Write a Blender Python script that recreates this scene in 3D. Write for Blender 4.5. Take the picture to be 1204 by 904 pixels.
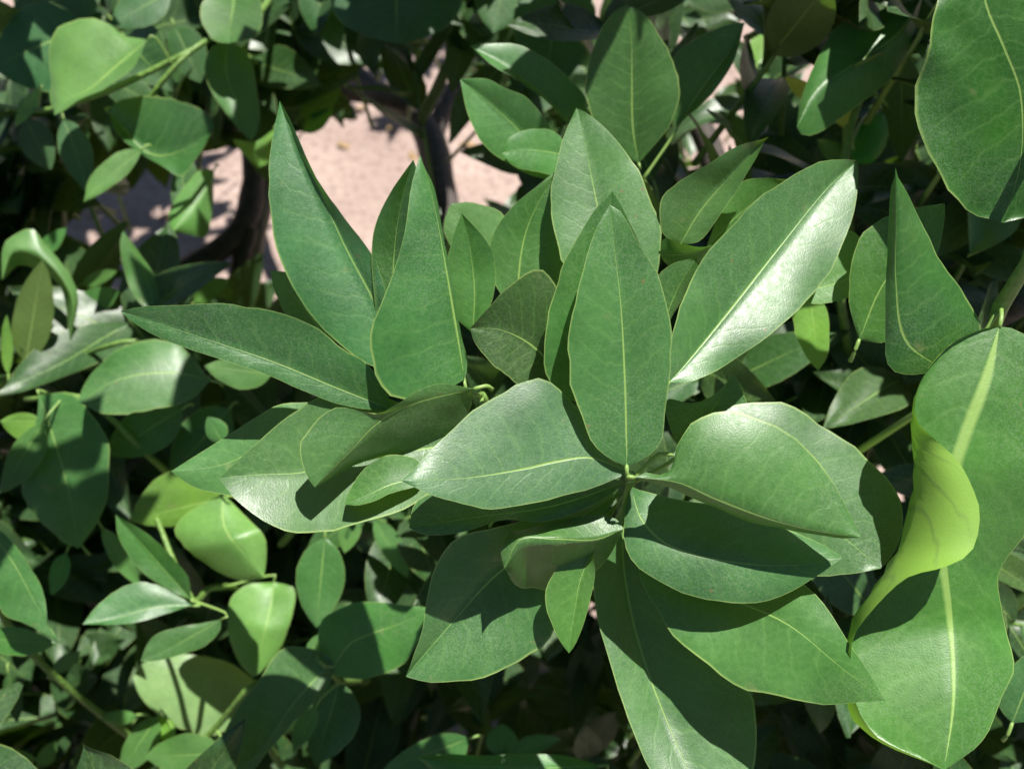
import bpy, math, random
import numpy as np
from mathutils import Vector, Matrix, Quaternion, noise

for o in list(bpy.data.objects):
    bpy.data.objects.remove(o, do_unlink=True)
sc = bpy.context.scene
COL = sc.collection

# ------------------------------------------------------------------ camera
PITCH = 55.0
CAM_H = 1.15
LENS, SENSOR = 30.0, 36.0
cd = bpy.data.cameras.new("camera")
cam = bpy.data.objects.new("camera", cd)
COL.objects.link(cam)
cam.location = (0, 0, CAM_H)
cam.rotation_euler = (math.radians(90 - PITCH), 0, 0)
cd.lens = LENS
cd.sensor_width = SENSOR
cd.clip_start = 0.02
cd.clip_end = 500
cd.dof.use_dof = True
cd.dof.focus_distance = 0.30
cd.dof.aperture_fstop = 10.5
sc.camera = cam
CM = Matrix.Translation((0, 0, CAM_H)) @ Matrix.Rotation(math.radians(90 - PITCH), 4, 'X')
R3 = CM.to_3x3()

# ------------------------------------------------------------------ light
TO_SUN = (R3 @ Vector((0.22, 0.76, 0.60))).normalized()
elev = math.asin(TO_SUN.z)
azim = math.atan2(TO_SUN.x, TO_SUN.y)
w = bpy.data.worlds.new("World")
sc.world = w
w.use_nodes = True
wn = w.node_tree.nodes
bg = wn["Background"]
sky = wn.new("ShaderNodeTexSky")
sky.sky_type = 'NISHITA'
sky.sun_disc = False
sky.sun_elevation = elev
sky.sun_rotation = azim
sky.air_density = 0.7
sky.dust_density = 0.3
w.node_tree.links.new(sky.outputs[0], bg.inputs[0])
bg.inputs[1].default_value = 0.05
sd = bpy.data.lights.new("sun", 'SUN')
sd.energy = 5.0
sd.angle = math.radians(0.5)
sd.color = (1.0, 0.965, 0.90)
sun = bpy.data.objects.new("sun", sd)
COL.objects.link(sun)
sun.rotation_euler = TO_SUN.to_track_quat('Z', 'Y').to_euler()
sc.view_settings.view_transform = 'Standard'
sc.view_settings.look = 'None'
sc.view_settings.exposure = 0.74
sc.view_settings.gamma = 1.0
sc.view_settings.use_curve_mapping = False
sc.render.resolution_x, sc.render.resolution_y = 1024, 768
sc.cycles.max_bounces = 8
sc.cycles.transmission_bounces = 6
sc.cycles.diffuse_bounces = 3

# ------------------------------------------------------------------ helpers
FPX = 1204 * LENS / SENSOR
def W(x, y, d):
    """photo pixel + distance along the view axis -> world point"""
    return CM @ Vector(((x - 602) / FPX * d, -(y - 452) / FPX * d, -d))

rng = random.Random(7)
nprng = np.random.default_rng(5)

def P(s):
    return [tuple(float(c) for c in q.split(',')) for q in s.split()]

def resample(pts, n):
    """Catmull-Rom through pts (arrays), n samples evenly along the chord length"""
    pts = [np.array(p, float) for p in pts]
    if len(pts) == 2:
        return [pts[0] + (pts[1] - pts[0]) * k / (n - 1) for k in range(n)]
    ext = [2 * pts[0] - pts[1]] + pts + [2 * pts[-1] - pts[-2]]
    dense = []
    for i in range(1, len(ext) - 2):
        p0, p1, p2, p3 = ext[i - 1:i + 3]
        l = max(np.linalg.norm(p2 - p1), 1e-9)
        m1 = (p2 - p0) / max(np.linalg.norm(p2 - p1) + np.linalg.norm(p1 - p0), 1e-9) * l
        m2 = (p3 - p1) / max(np.linalg.norm(p3 - p2) + np.linalg.norm(p2 - p1), 1e-9) * l
        for k in range(16):
            t = k / 16
            t2, t3 = t * t, t ** 3
            dense.append((2 * t3 - 3 * t2 + 1) * p1 + (t3 - 2 * t2 + t) * m1 + (-2 * t3 + 3 * t2) * p2 + (t3 - t2) * m2)
    dense.append(pts[-1])
    D = np.array(dense)
    s = np.concatenate([[0], np.cumsum(np.linalg.norm(np.diff(D, axis=0), axis=1))])
    s /= s[-1]
    q = np.linspace(0, 1, n)
    return [np.array([np.interp(t, s, D[:, k]) for k in range(D.shape[1])]) for t in q]

# ------------------------------------------------------------------ materials
def new_mat(name):
    m = bpy.data.materials.new(name)
    m.use_nodes = True
    m.node_tree.nodes.clear()
    return m, m.node_tree.nodes, m.node_tree.links

def N(nodes, kind, **kw):
    n = nodes.new("ShaderNode" + kind)
    for k, v in kw.items():
        setattr(n, k, v)
    return n

def math_n(nodes, links, op, a, b=None, c=None, clamp=False):
    n = nodes.new("ShaderNodeMath")
    n.operation = op
    n.use_clamp = clamp
    for i, v in enumerate((a, b, c)):
        if v is None:
            continue
        if isinstance(v, (int, float)):
            n.inputs[i].default_value = v
        else:
            links.new(v, n.inputs[i])
    return n.outputs[0]

def mixc(nodes, links, f, a, b, blend='MIX'):
    n = nodes.new("ShaderNodeMix")
    n.data_type = 'RGBA'
    n.blend_type = blend
    for s, v in ((0, f), (6, a), (7, b)):
        if isinstance(v, (int, float)):
            n.inputs[s].default_value = v
        elif isinstance(v, tuple):
            n.inputs[s].default_value = (*v, 1)
        else:
            links.new(v, n.inputs[s])
    return n.outputs[2]

def leaf_material():
    m, nd, lk = new_mat("citrus_leaf")
    uv = N(nd, "UVMap")
    sep = N(nd, "SeparateXYZ")
    lk.new(uv.outputs[0], sep.inputs[0])
    u, vv = sep.outputs[0], sep.outputs[1]
    M = lambda op, a, b=None, c=None, clamp=False: math_n(nd, lk, op, a, b, c, clamp)
    sv = M('MULTIPLY_ADD', vv, 2.0, -1.0)
    v = M('ABSOLUTE', sv)
    oi = N(nd, "ObjectInfo")
    tc = N(nd, "TexCoord")
    # --- midrib, wide at the base, thin at the tip
    wid = M('MAXIMUM', M('MULTIPLY_ADD', u, -0.050, 0.046), 0.010)
    mid = M('SUBTRACT', 1.0, M('DIVIDE', v, wid), clamp=True)
    mid = M('SMOOTH_MIN', M('MULTIPLY', mid, 1.8), 1.0, 0.2, clamp=True)
    # --- lateral veins
    side = M('SIGN', sv)
    warp = N(nd, "TexNoise"); warp.inputs["Scale"].default_value = 5.0
    lk.new(uv.outputs[0], warp.inputs[0])
    ph = M('ADD', M('MULTIPLY', M('SUBTRACT', u, M('MULTIPLY', M('POWER', v, 1.25), 0.16)), 11.0), M('MULTIPLY', side, 0.21))
    ph = M('ADD', ph, M('MULTIPLY', warp.outputs[0], 1.1))
    fr = M('ABSOLUTE', M('SUBTRACT', M('FRACT', ph), 0.5))
    lat = M('SUBTRACT', 1.0, M('DIVIDE', fr, 0.11), clamp=True)
    lat = M('MULTIPLY', lat, M('SUBTRACT', 1.0, M('MULTIPLY', M('POWER', v, 3.0), 1.0), clamp=True))
    # --- margin
    mar = M('MULTIPLY', M('SUBTRACT', v, 0.966), 45.0, clamp=True)
    # --- colour variation
    n1 = N(nd, "TexNoise"); n1.inputs["Scale"].default_value = 38.0; n1.inputs["Detail"].default_value = 3.0
    lk.new(tc.outputs["Object"], n1.inputs[0])
    n2 = N(nd, "TexNoise"); n2.inputs["Scale"].default_value = 420.0; n2.inputs["Detail"].default_value = 2.0
    lk.new(tc.outputs["Object"], n2.inputs[0])
    n3 = N(nd, "TexVoronoi"); n3.inputs["Scale"].default_value = 1500.0
    lk.new(tc.outputs["Object"], n3.inputs[0])
    c = mixc(nd, lk, M('MULTIPLY_ADD', n1.outputs[0], 2.2, -0.6, clamp=True), (0.025, 0.080, 0.021), (0.045, 0.130, 0.034))
    c = mixc(nd, lk, M('MULTIPLY_ADD', n2.outputs[0], 1.6, -0.5, clamp=True), c, mixc(nd, lk, 1.0, c, (1.35, 1.25, 1.15), 'MULTIPLY'))
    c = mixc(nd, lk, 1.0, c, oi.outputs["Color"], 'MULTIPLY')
    c = mixc(nd, lk, M('MULTIPLY', lat, 0.24), c, (0.12, 0.25, 0.06))
    # fine net of small veins, pale dust in patches, speckle
    net = N(nd, "TexVoronoi", feature='DISTANCE_TO_EDGE'); net.inputs["Scale"].default_value = 330.0
    lk.new(tc.outputs["Object"], net.inputs[0])
    netm = M('SUBTRACT', 1.0, M('MULTIPLY', net.outputs[0], 9.0), clamp=True)
    c = mixc(nd, lk, M('MULTIPLY', netm, 0.13), c, (0.12, 0.24, 0.06))
    dp = N(nd, "TexNoise"); dp.inputs["Scale"].default_value = 26.0; dp.inputs["Detail"].default_value = 5.0
    lk.new(tc.outputs["Object"], dp.inputs[0])
    sp = N(nd, "TexNoise"); sp.inputs["Scale"].default_value = 1500.0; sp.inputs["Detail"].default_value = 2.0
    lk.new(tc.outputs["Object"], sp.inputs[0])
    dust = M('MULTIPLY', M('MULTIPLY_ADD', dp.outputs[0], 3.0, -1.1, clamp=True), M('MULTIPLY_ADD', sp.outputs[0], 5.0, -2.2, clamp=True))
    c = mixc(nd, lk, M('MULTIPLY', dust, 0.25), c, (0.27, 0.31, 0.24))
    sp2 = N(nd, "TexVoronoi"); sp2.inputs["Scale"].default_value = 105.0
    lk.new(tc.outputs["Object"], sp2.inputs[0])
    spot = M('MULTIPLY', M('SUBTRACT', 0.085, sp2.outputs[0], clamp=True), 30.0, clamp=True)
    spot = M('MULTIPLY', spot, M('GREATER_THAN', dp.outputs[0], 0.56))
    c = mixc(nd, lk, M('MULTIPLY', spot, 0.7), c, (0.16, 0.11, 0.05))
    # a few dull blemishes
    bl = N(nd, "TexNoise"); bl.inputs["Scale"].default_value = 85.0; bl.inputs["Detail"].default_value = 4.0
    lk.new(tc.outputs["Object"], bl.inputs[0])
    blm = M('MULTIPLY', M('SUBTRACT', bl.outputs[0], 0.68), 14.0, clamp=True)
    c = mixc(nd, lk, M('MULTIPLY', blm, 0.45), c, (0.17, 0.19, 0.08))
    c = mixc(nd, lk, M('MULTIPLY', mid, 0.75), c, (0.26, 0.40, 0.10))
    ctop = mixc(nd, lk, M('MULTIPLY', mar, M('MULTIPLY_ADD', n1.outputs[0], 1.2, -0.18, clamp=True)), c, (0.30, 0.40, 0.11))
    # under side: paler, matt, veins raised
    cu = mixc(nd, lk, M('MULTIPLY_ADD', n1.outputs[0], 1.6, -0.3, clamp=True), (0.13, 0.22, 0.055), (0.19, 0.30, 0.075))
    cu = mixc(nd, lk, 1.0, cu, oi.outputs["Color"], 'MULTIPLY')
    cu = mixc(nd, lk, M('MULTIPLY', lat, 0.65), cu, (0.10, 0.17, 0.04))
    cu = mixc(nd, lk, M('MULTIPLY', mid, 0.8), cu, (0.30, 0.42, 0.12))
    geo = N(nd, "NewGeometry")
    back = geo.outputs["Backfacing"]
    col = mixc(nd, lk, back, ctop, cu)
    # --- relief
    h = M('MULTIPLY', n3.outputs[0], 0.28)
    h = M('ADD', h, M('MULTIPLY', n2.outputs[0], 0.30))
    h = M('ADD', h, M('MULTIPLY', lat, -0.28))
    h = M('ADD', h, M('MULTIPLY', mid, -0.9))
    h = M('ADD', h, M('MULTIPLY', n1.outputs[0], 1.2))
    bp = N(nd, "Bump"); bp.inputs["Distance"].default_value = 0.00030; bp.inputs["Strength"].default_value = 0.36
    lk.new(h, bp.inputs["Height"])
    pr = N(nd, "BsdfPrincipled")
    lk.new(col, pr.inputs["Base Color"])
    rough = M('ADD', M('MULTIPLY_ADD', n2.outputs[0], 0.24, 0.29), M('MULTIPLY', back, 0.22))
    lk.new(rough, pr.inputs["Roughness"])
    pr.inputs["IOR"].default_value = 1.47
    lk.new(bp.outputs[0], pr.inputs["Normal"])
    tr = N(nd, "BsdfTranslucent")
    tcol = mixc(nd, lk, 1.0, oi.outputs["Color"], (0.048, 0.096, 0.008), 'MULTIPLY')
    tcol = mixc(nd, lk, M('MULTIPLY', M('MAXIMUM', lat, mid), 0.35), tcol, (0.045, 0.08, 0.012))
    lk.new(tcol, tr.inputs[0])
    mx = N(nd, "AddShader")
    lk.new(pr.outputs[0], mx.inputs[0]); lk.new(tr.outputs[0], mx.inputs[1])
    out = N(nd, "OutputMaterial")
    lk.new(mx.outputs[0], out.inputs[0])
    return m

def bark_material(name, c1, c2, scale=160.0, rough=0.75):
    m, nd, lk = new_mat(name)
    tc = N(nd, "TexCoord")
    n = N(nd, "TexNoise"); n.inputs["Scale"].default_value = scale; n.inputs["Detail"].default_value = 6.0
    lk.new(tc.outputs["Object"], n.inputs[0])
    c = mixc(nd, lk, math_n(nd, lk, 'MULTIPLY_ADD', n.outputs[0], 2.4, -0.7, True), c1, c2)
    bp = N(nd, "Bump"); bp.inputs["Distance"].default_value = 0.002; bp.inputs["Strength"].default_value = 0.6
    lk.new(n.outputs[0], bp.inputs["Height"])
    pr = N(nd, "BsdfPrincipled"); pr.inputs["Roughness"].default_value = rough
    lk.new(c, pr.inputs["Base Color"]); lk.new(bp.outputs[0], pr.inputs["Normal"])
    out = N(nd, "OutputMaterial"); lk.new(pr.outputs[0], out.inputs[0])
    return m

def soil_material():
    m, nd, lk = new_mat("dry_soil")
    tc = N(nd, "TexCoord")
    n = N(nd, "TexNoise"); n.inputs["Scale"].default_value = 5.0; n.inputs["Detail"].default_value = 8.0
    lk.new(tc.outputs["Object"], n.inputs[0])
    f = N(nd, "TexNoise"); f.inputs["Scale"].default_value = 70.0; f.inputs["Detail"].default_value = 8.0
    lk.new(tc.outputs["Object"], f.inputs[0])
    c = mixc(nd, lk, math_n(nd, lk, 'MULTIPLY_ADD', n.outputs[0], 2.2, -0.6, True), (0.30, 0.215, 0.185), (0.47, 0.355, 0.305))
    c = mixc(nd, lk, math_n(nd, lk, 'MULTIPLY_ADD', f.outputs[0], 3.4, -1.6, True), c, (0.22, 0.155, 0.13))
    bp = N(nd, "Bump"); bp.inputs["Distance"].default_value = 0.02; bp.inputs["Strength"].default_value = 0.5
    lk.new(f.outputs[0], bp.inputs["Height"])
    pr = N(nd, "BsdfPrincipled"); pr.inputs["Roughness"].default_value = 0.95
    lk.new(c, pr.inputs["Base Color"]); lk.new(bp.outputs[0], pr.inputs["Normal"])
    out = N(nd, "OutputMaterial"); lk.new(pr.outputs[0], out.inputs[0])
    return m

LEAF = leaf_material()
BARK = bark_material("grey_brown_bark", (0.045, 0.036, 0.032), (0.11, 0.09, 0.08))
PALEBARK = bark_material("pale_bark", (0.26, 0.21, 0.17), (0.40, 0.33, 0.27))
TWIG = bark_material("green_twig", (0.10, 0.20, 0.04), (0.17, 0.29, 0.06), 300.0, 0.45)
SOIL = soil_material()
DRY = bark_material("dry_leaf_brown", (0.30, 0.19, 0.09), (0.45, 0.31, 0.17), 120.0, 0.8)
STONE = bark_material("pale_stone", (0.30, 0.25, 0.22), (0.44, 0.37, 0.32), 60.0, 0.9)

# ------------------------------------------------------------------ mesh builders
def mesh_obj(name, verts, faces, mat, parent=None, uvs=None, color=None):
    me = bpy.data.meshes.new(name)
    me.from_pydata([tuple(v) for v in verts], [], faces)
    if uvs is not None:
        ul = me.uv_layers.new(name="UVMap")
        idx = np.empty(len(me.loops), dtype=np.int32)
        me.loops.foreach_get("vertex_index", idx)
        ul.data.foreach_set("uv", np.asarray(uvs, dtype=np.float32)[idx].ravel())
    me.polygons.foreach_set("use_smooth", [True] * len(me.polygons))
    me.materials.append(mat)
    me.update()
    o = bpy.data.objects.new(name, me)
    COL.objects.link(o)
    if parent is not None:
        o.parent = parent
    if color:
        o.color = (*color, 1)
    return o

def tube(points, radii, sides=8):
    """verts, faces of a tapered tube along world points"""
    pts = [Vector(p) for p in points]
    vs, fs = [], []
    up = Vector((0.31, 0.52, 0.79)).normalized()
    for i, p in enumerate(pts):
        t = (pts[min(i + 1, len(pts) - 1)] - pts[max(i - 1, 0)]).normalized()
        x = t.cross(up)
        if x.length < 1e-3:
            x = t.cross(Vector((1, 0, 0)))
        x.normalize()
        y = t.cross(x)
        for k in range(sides):
            a = 2 * math.pi * k / sides
            vs.append(p + (x * math.cos(a) + y * math.sin(a)) * radii[i])
    for i in range(len(pts) - 1):
        for k in range(sides):
            a, b = i * sides + k, i * sides + (k + 1) % sides
            fs.append((a, b, b + sides, a + sides))
    fs.append(tuple(range(sides - 1, -1, -1)))
    n = (len(pts) - 1) * sides
    fs.append(tuple(range(n, n + sides)))
    return vs, fs

def branch_path(pts, r0, r1, n=24, wob=0.0, seed=0):
    q = resample([tuple(p) for p in pts], n)
    out, rr = [], []
    for i, p in enumerate(q):
        t = i / (n - 1)
        nv = noise.noise_vector(Vector(p) * 14 + Vector((seed, 0, 0)))
        out.append(Vector(p) + nv * wob)
        rr.append((r0 + (r1 - r0) * t) * (1 + 0.18 * noise.noise(Vector(p) * 40)))
    return out, rr

# ------------------------------------------------------------------ the tree
tree = bpy.data.objects.new("citrus_tree", None)
COL.objects.link(tree)
tree["label"] = "leafy green citrus tree with glossy pointed leaves in crowded rosettes"
tree["category"] = "citrus tree"
TREE_BASE = W(640, 640, 1.0)
tree.location = (TREE_BASE.x, TREE_BASE.y, 0)
bpy.context.view_layer.update()
TI = Matrix.Translation(-Vector(tree.location))

def loc(p):
    return TI @ Vector(p)

SHOOTS = {}   # key -> (object, stem points in world)
NLEAF = 0

def shoot(key, pts, r0=0.0026, r1=0.0016, mat=None, label=None, name="leafy_shoot"):
    w_ = [W(*p) for p in pts]
    path, rr = branch_path(w_, r0, r1, 20, 0.001, len(SHOOTS))
    v, f = tube([loc(p) for p in path], rr, 8)
    o = mesh_obj(name, v, f, mat or TWIG, tree)
    if label:
        o["label"] = label
    SHOOTS[key] = (o, path)
    return o

GREEN = (1.0, 1.0, 1.0)

def add_leaf(key, base, tip, mid, A, B, d, a=0.0, b=0.0, side='top', color=GREEN, fold=None, fd=None,
             bulge=0.05, wave=0.0006, nu=26, nv=7, label=None, petiole=True, curve=0.0, uvpow=1.0):
    """leaf from its photo outline: base/tip/midrib/margins in pixels, d = depths along the midrib (m),
       a/b = depth offset of each margin (negative = nearer the camera)"""
    global NLEAF
    NLEAF += 1
    rs = random.Random(NLEAF * 13)
    parent, stem = SHOOTS[key]
    base, tip = P(base)[0], P(tip)[0]
    mid2 = [base] + P(mid) + [tip]
    M2 = resample(mid2, nu)
    A2 = resample([base] + P(A) + [tip], nu)
    B2 = resample([base] + P(B) + [tip], nu)
    F2 = resample([base] + P(fold) + [tip], nu) if fold else None
    for E, sd_ in ((A2, 0.0), (B2, 7.7)):
        for i in range(1, nu - 1):
            t_ = i / (nu - 1)
            q = Vector((t_ * 9 + sd_, NLEAF * 2.3, 0)); q2 = Vector((t_ * 23 + sd_, NLEAF * 1.7, 4))
            k_ = 1 + 0.045 * noise.noise(q) + 0.025 * noise.noise(q2)
            E[i] = M2[i] + (E[i] - M2[i]) * k_
    ds = np.interp(np.linspace(0, 1, nu), np.linspace(0, 1, len(d)), d)
    al = a if isinstance(a, (list, tuple)) else None
    def off(x, t):
        if isinstance(x, (list, tuple)):
            return float(np.interp(t, np.linspace(0, 1, len(x)), x))
        return x * math.sin(math.pi * min(max(t, 0), 1)) ** 0.6
    # orientation of the drawn outline on screen (decides which side faces the viewer)
    poly = [p for p in A2] + [p for p in B2[::-1]]
    if F2:
        poly = [p for p in F2] + [p for p in B2[::-1]]
    ar = sum(poly[i][0] * poly[(i + 1) % len(poly)][1] - poly[(i + 1) % len(poly)][0] * poly[i][1] for i in range(len(poly)))
    verts, uvs = [], []
    cols = 2 * nv + 1
    tocam = Vector(cam.location)
    seedv = Vector((NLEAF * 3.7, 1.3, 0))
    for i in range(nu):
        t = i / (nu - 1)
        m = W(M2[i][0], M2[i][1], ds[i] + curve * math.sin(math.pi * t))
        dm = ds[i] + curve * math.sin(math.pi * t)
        pa = W(A2[i][0], A2[i][1], dm + off(a, t))
        pb = W(B2[i][0], B2[i][1], dm + off(b, t))
        ctr = (pa + pb) / 2
        vd = (tocam - m).normalized()
        row = []
        for sidek, e, ff in ((0, pa, F2), (1, pb, None)):
            seg = []
            hv = e - m
            wl = hv.length
            nrm = vd - hv.normalized() * vd.dot(hv.normalized()) if wl > 1e-6 else vd
            if nrm.length > 1e-6:
                nrm.normalize()
            for k in range(1, nv + 1):
                s = k / nv
                s = 1 - (1 - s) ** 1.25
                if ff is not None:
                    fp = W(ff[i][0], ff[i][1], dm + (fd[0] if fd else 0) * math.sin(math.pi * t) ** 0.6)
                    l1, l2 = (fp - m).length, (e - fp).length
                    sf = min(max(l1 / max(l1 + l2, 1e-6), 0.3), 0.97)
                    # smooth quadratic-like path m -> fold -> margin
                    if s < sf:
                        q = s / sf
                        p = m.lerp(fp, q)
                    else:
                        q = (s - sf) / (1 - sf)
                        p = fp.lerp(e, q)
                        p = p + vd * (math.sin(math.pi * q) * 0.16 * l2)
                    p = p + vd * (0.0) 
                else:
                    p = m.lerp(e, s)
                    sg = 1 if side == 'top' else -1
                    p = p + nrm * (sg * bulge * wl * 4 * s * (1 - s) * 0.6)
                    p = p + nrm * (noise.noise(p * 55 + seedv) * wave * 2.2 * s * s) + nrm * noise.noise(p * 120 + seedv) * wave * 0.8 * s
                seg.append((p, s))
            row.append(seg)
        for p, s in reversed(row[0]):
            verts.append(loc(p)); uvs.append((t, 0.5 - s ** uvpow / 2))
        verts.append(loc(m)); uvs.append((t, 0.5))
        for p, s in row[1]:
            verts.append(loc(p)); uvs.append((t, 0.5 + s ** uvpow / 2))
    faces = []
    flip = (ar > 0) != (side == 'top')
    for i in range(nu - 1):
        for k in range(cols - 1):
            q = (i * cols + k, i * cols + k + 1, (i + 1) * cols + k + 1, (i + 1) * cols + k)
            faces.append(q[::-1] if flip else q)
    # rim: the margin's thickness turned down a little
    nb = len(verts)
    # petiole joined to the stem
    if petiole and stem:
        p0 = W(M2[0][0], M2[0][1], ds[0])
        p1 = W(M2[2][0], M2[2][1], ds[2])
        best = min(stem, key=lambda q: (q - p0).length)
        dirv = (p0 - p1).normalized()
        L = (best - p0).length
        if L > 0.002:
            if L > 0.035:
                best = p0 + dirv * 0.007 + Vector((0, 0, -0.003))
            pp = [p0 + (p1 - p0) * 0.1 - (tocam - p0).normalized() * .0006, p0, p0 + dirv * min(L * 0.35, 0.005), best]
            path = resample([tuple(q) for q in pp], 8)
            tv, tf = tube([loc(q) for q in path], [0.0006, 0.0008, 0.0008, 0.0008, 0.0008, 0.0008, 0.0009, 0.0010], 6)
            verts += tv
            uvs += [(0.02, 0.505)] * len(tv)
            faces += [tuple(x + nb for x in f) for f in tf]
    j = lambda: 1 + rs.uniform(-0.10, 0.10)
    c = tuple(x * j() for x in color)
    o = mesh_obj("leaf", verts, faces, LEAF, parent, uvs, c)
    if label:
        o["label"] = label
    return o

def prof(t):
    return (math.sin(math.pi * t ** 0.82)) ** 0.78

def quick_leaf(key, base, tip, wa, wb, d, bend=0.0, **kw):
    """leaf given by base, tip and the pixel width of each half (wa on the left of base->tip)"""
    (bx, by), (tx, ty) = P(base)[0], P(tip)[0]
    L = math.hypot(tx - bx, ty - by)
    ux, uy = (tx - bx) / L, (ty - by) / L
    nx, ny = uy, -ux
    def line(wd):
        s = []
        for t in (0.12, 0.3, 0.5, 0.7, 0.87):
            k = wd * prof(t) + bend * L * 4 * t * (1 - t)
            s.append("%.1f,%.1f" % (bx + ux * L * t + nx * k, by + uy * L * t + ny * k))
        return ' '.join(s)
    return add_leaf(key, base, tip, line(0), line(wa), line(-wb), d, **kw)

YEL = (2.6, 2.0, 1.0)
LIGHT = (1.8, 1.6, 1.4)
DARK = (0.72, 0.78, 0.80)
SKY_SHADE = (0.70, 0.80, 0.95)  # shade and sky reflection put into the leaf tint
OLIVE = (1.05, 0.92, 0.80)
RICH = (0.85, 1.15, 0.62)

# ---- trunk and limbs -------------------------------------------------------
def limb(name, pts, r0, r1, mat=BARK, wob=0.006, n=30, sides=10):
    path, rr = branch_path(pts, r0, r1, n, wob, len(pts) * 1.7 + r0 * 900)
    v, f = tube([loc(p) for p in path], rr, sides)
    return mesh_obj(name, v, f, mat, tree)

fork = W(640, 560, 0.95)
limb("trunk", [Vector((TREE_BASE.x, TREE_BASE.y, -0.05)), Vector((TREE_BASE.x + .01, TREE_BASE.y - .005, 0.12)), fork], 0.045, 0.030)
limb("branch", [fork, W(560, 380, 1.0), W(528, 250, 1.05), W(494, 140, 1.12), W(430, 100, 1.2), W(345, 20, 1.25), W(320, -60, 1.3)], 0.026, 0.012)
limb("branch", [W(505, 165, 1.1), W(545, 95, 1.15), W(600, 45, 1.2), W(680, -20, 1.25)], 0.015, 0.009)
limb("branch", [W(500, 150, 1.11), W(470, 120, 1.1), W(400, 105, 1.05), W(350, 60, 1.0), W(338, -20, .95)], 0.014, 0.006)
limb("branch", [fork, W(330, 560, 1.0), W(150, 470, .98), W(93, 411, .96), W(150, 382, .95), W(213, 326, .94), W(283, 272, .95), W(300, 215, .97), W(296, 150, 1.0), W(330, 60, 1.05), W(340, -30, 1.1)], 0.024, 0.009, n=60)
limb("branch", [W(292, 268, .95), W(276, 330, .96), W(268, 400, .99), W(290, 480, 1.02)], 0.010, 0.008)
limb("branch", [W(320, 205, 1.0), W(309, 255, .98), W(297, 305, .98), W(283, 355, 1.0), W(270, 430, 1.05)], 0.009, 0.011, PALEBARK, wob=.002)
limb("branch", [fork, W(820, 380, .9), W(845, 200, .85), W(800, 80, .85), W(880, 8, .82), W(940, 14, .8), W(1000, 28, .8), W(1100, -40, .8)], 0.020, 0.006, n=50)
limb("branch", [fork, W(600, 640, .8), W(560, 700, .8), W(430, 760, .86), W(250, 800, .88), W(100, 860, .88), W(-60, 900, .9)], 0.016, 0.005)
limb("branch", [fork, W(760, 560, .8), W(900, 520, .65), W(1080, 430, .50), W(1200, 360, .42)], 0.016, 0.005)
limb("branch", [fork, W(690, 600, .7), W(735, 650, .55), W(735, 640, .47)], 0.016, 0.004)
limb("branch", [W(690, 600, .7), W(620, 560, .55), W(585, 520, .45)], 0.009, 0.004)

# ---- shoots ----------------------------------------------------------------
shoot('S1', [(735, 640, .48), (736, 600, .42), (740, 577, .37), (741, 567, .335), (741, 559, .304)], 0.003, .0018, label="shoot tip carrying the large central rosette of glossy leaves")
shoot('S2', [(590, 530, .45), (580, 500, .39), (566, 465, .36)], 0.003, .0018, label="shoot tip behind the central rosette with long leaves fanned upward")
shoot('R', [(1090, 470, .47), (1150, 420, .36), (1179, 355, .309), (1186, 335, .306), (1212, 300, .30), (1235, 200, .285), (1235, 60, .33), (1160, -75, .304)], 0.003, .0022, label="smooth green twig with the largest, wavy leaves")
shoot('T', [(800, 330, .60), (770, 240, .50), (745, 205, .445), (690, 190, .44)], .003, .0015)
shoot('TR', [(1000, 420, .52), (985, 300, .47), (1010, 120, .47), (1085, 0, .46), (1110, -60, .46)], .003, .0018)
shoot('TL', [(330, -30, .75), (300, 20, .66), (225, 60, .60), (180, 110, .60), (160, 150, .62)], .003, .0018)
shoot('TM', [(338, -40, .95), (420, -60, .72), (520, -40, .64), (640, -20, .62)], .003, .002)
shoot('TL2', [(225, 60, .60), (120, 110, .60), (50, 130, .60), (-20, 120, .62)], .0025, .0015)
shoot('L', [(93, 411, .94), (80, 405, .70), (88, 420, .62), (150, 400, .56), (210, 400, .60)], .003, .0015)
shoot('L2', [(250, 600, .62), (180, 540, .56), (100, 470, .53), (30, 470, .55)], .003, .0015)
shoot('L3', [(330, 760, .68), (300, 700, .65), (250, 690, .57), (227, 706, .51), (207, 665, .53), (180, 600, .545)], .003, .0016)
shoot('L4', [(430, 800, .62), (400, 800, .52), (385, 785, .475), (370, 770, .47)], .003, .0016)
shoot('L5', [(200, 900, .66), (60, 790, .56), (-10, 700, .5), (-20, 610, .48)], .003, .0018)
shoot('L6', [(330, 900, .66), (300, 840, .56), (300, 800, .53), (240, 870, .56), (170, 920, .56)], .003, .0018)
shoot('B', [(560, 800, .70), (590, 890, .56), (640, 930, .50), (700, 940, .48)], .003, .0018)
shoot('D', [(330, 640, .62), (370, 600, .56), (420, 600, .53)], .003, .0016)

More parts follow.
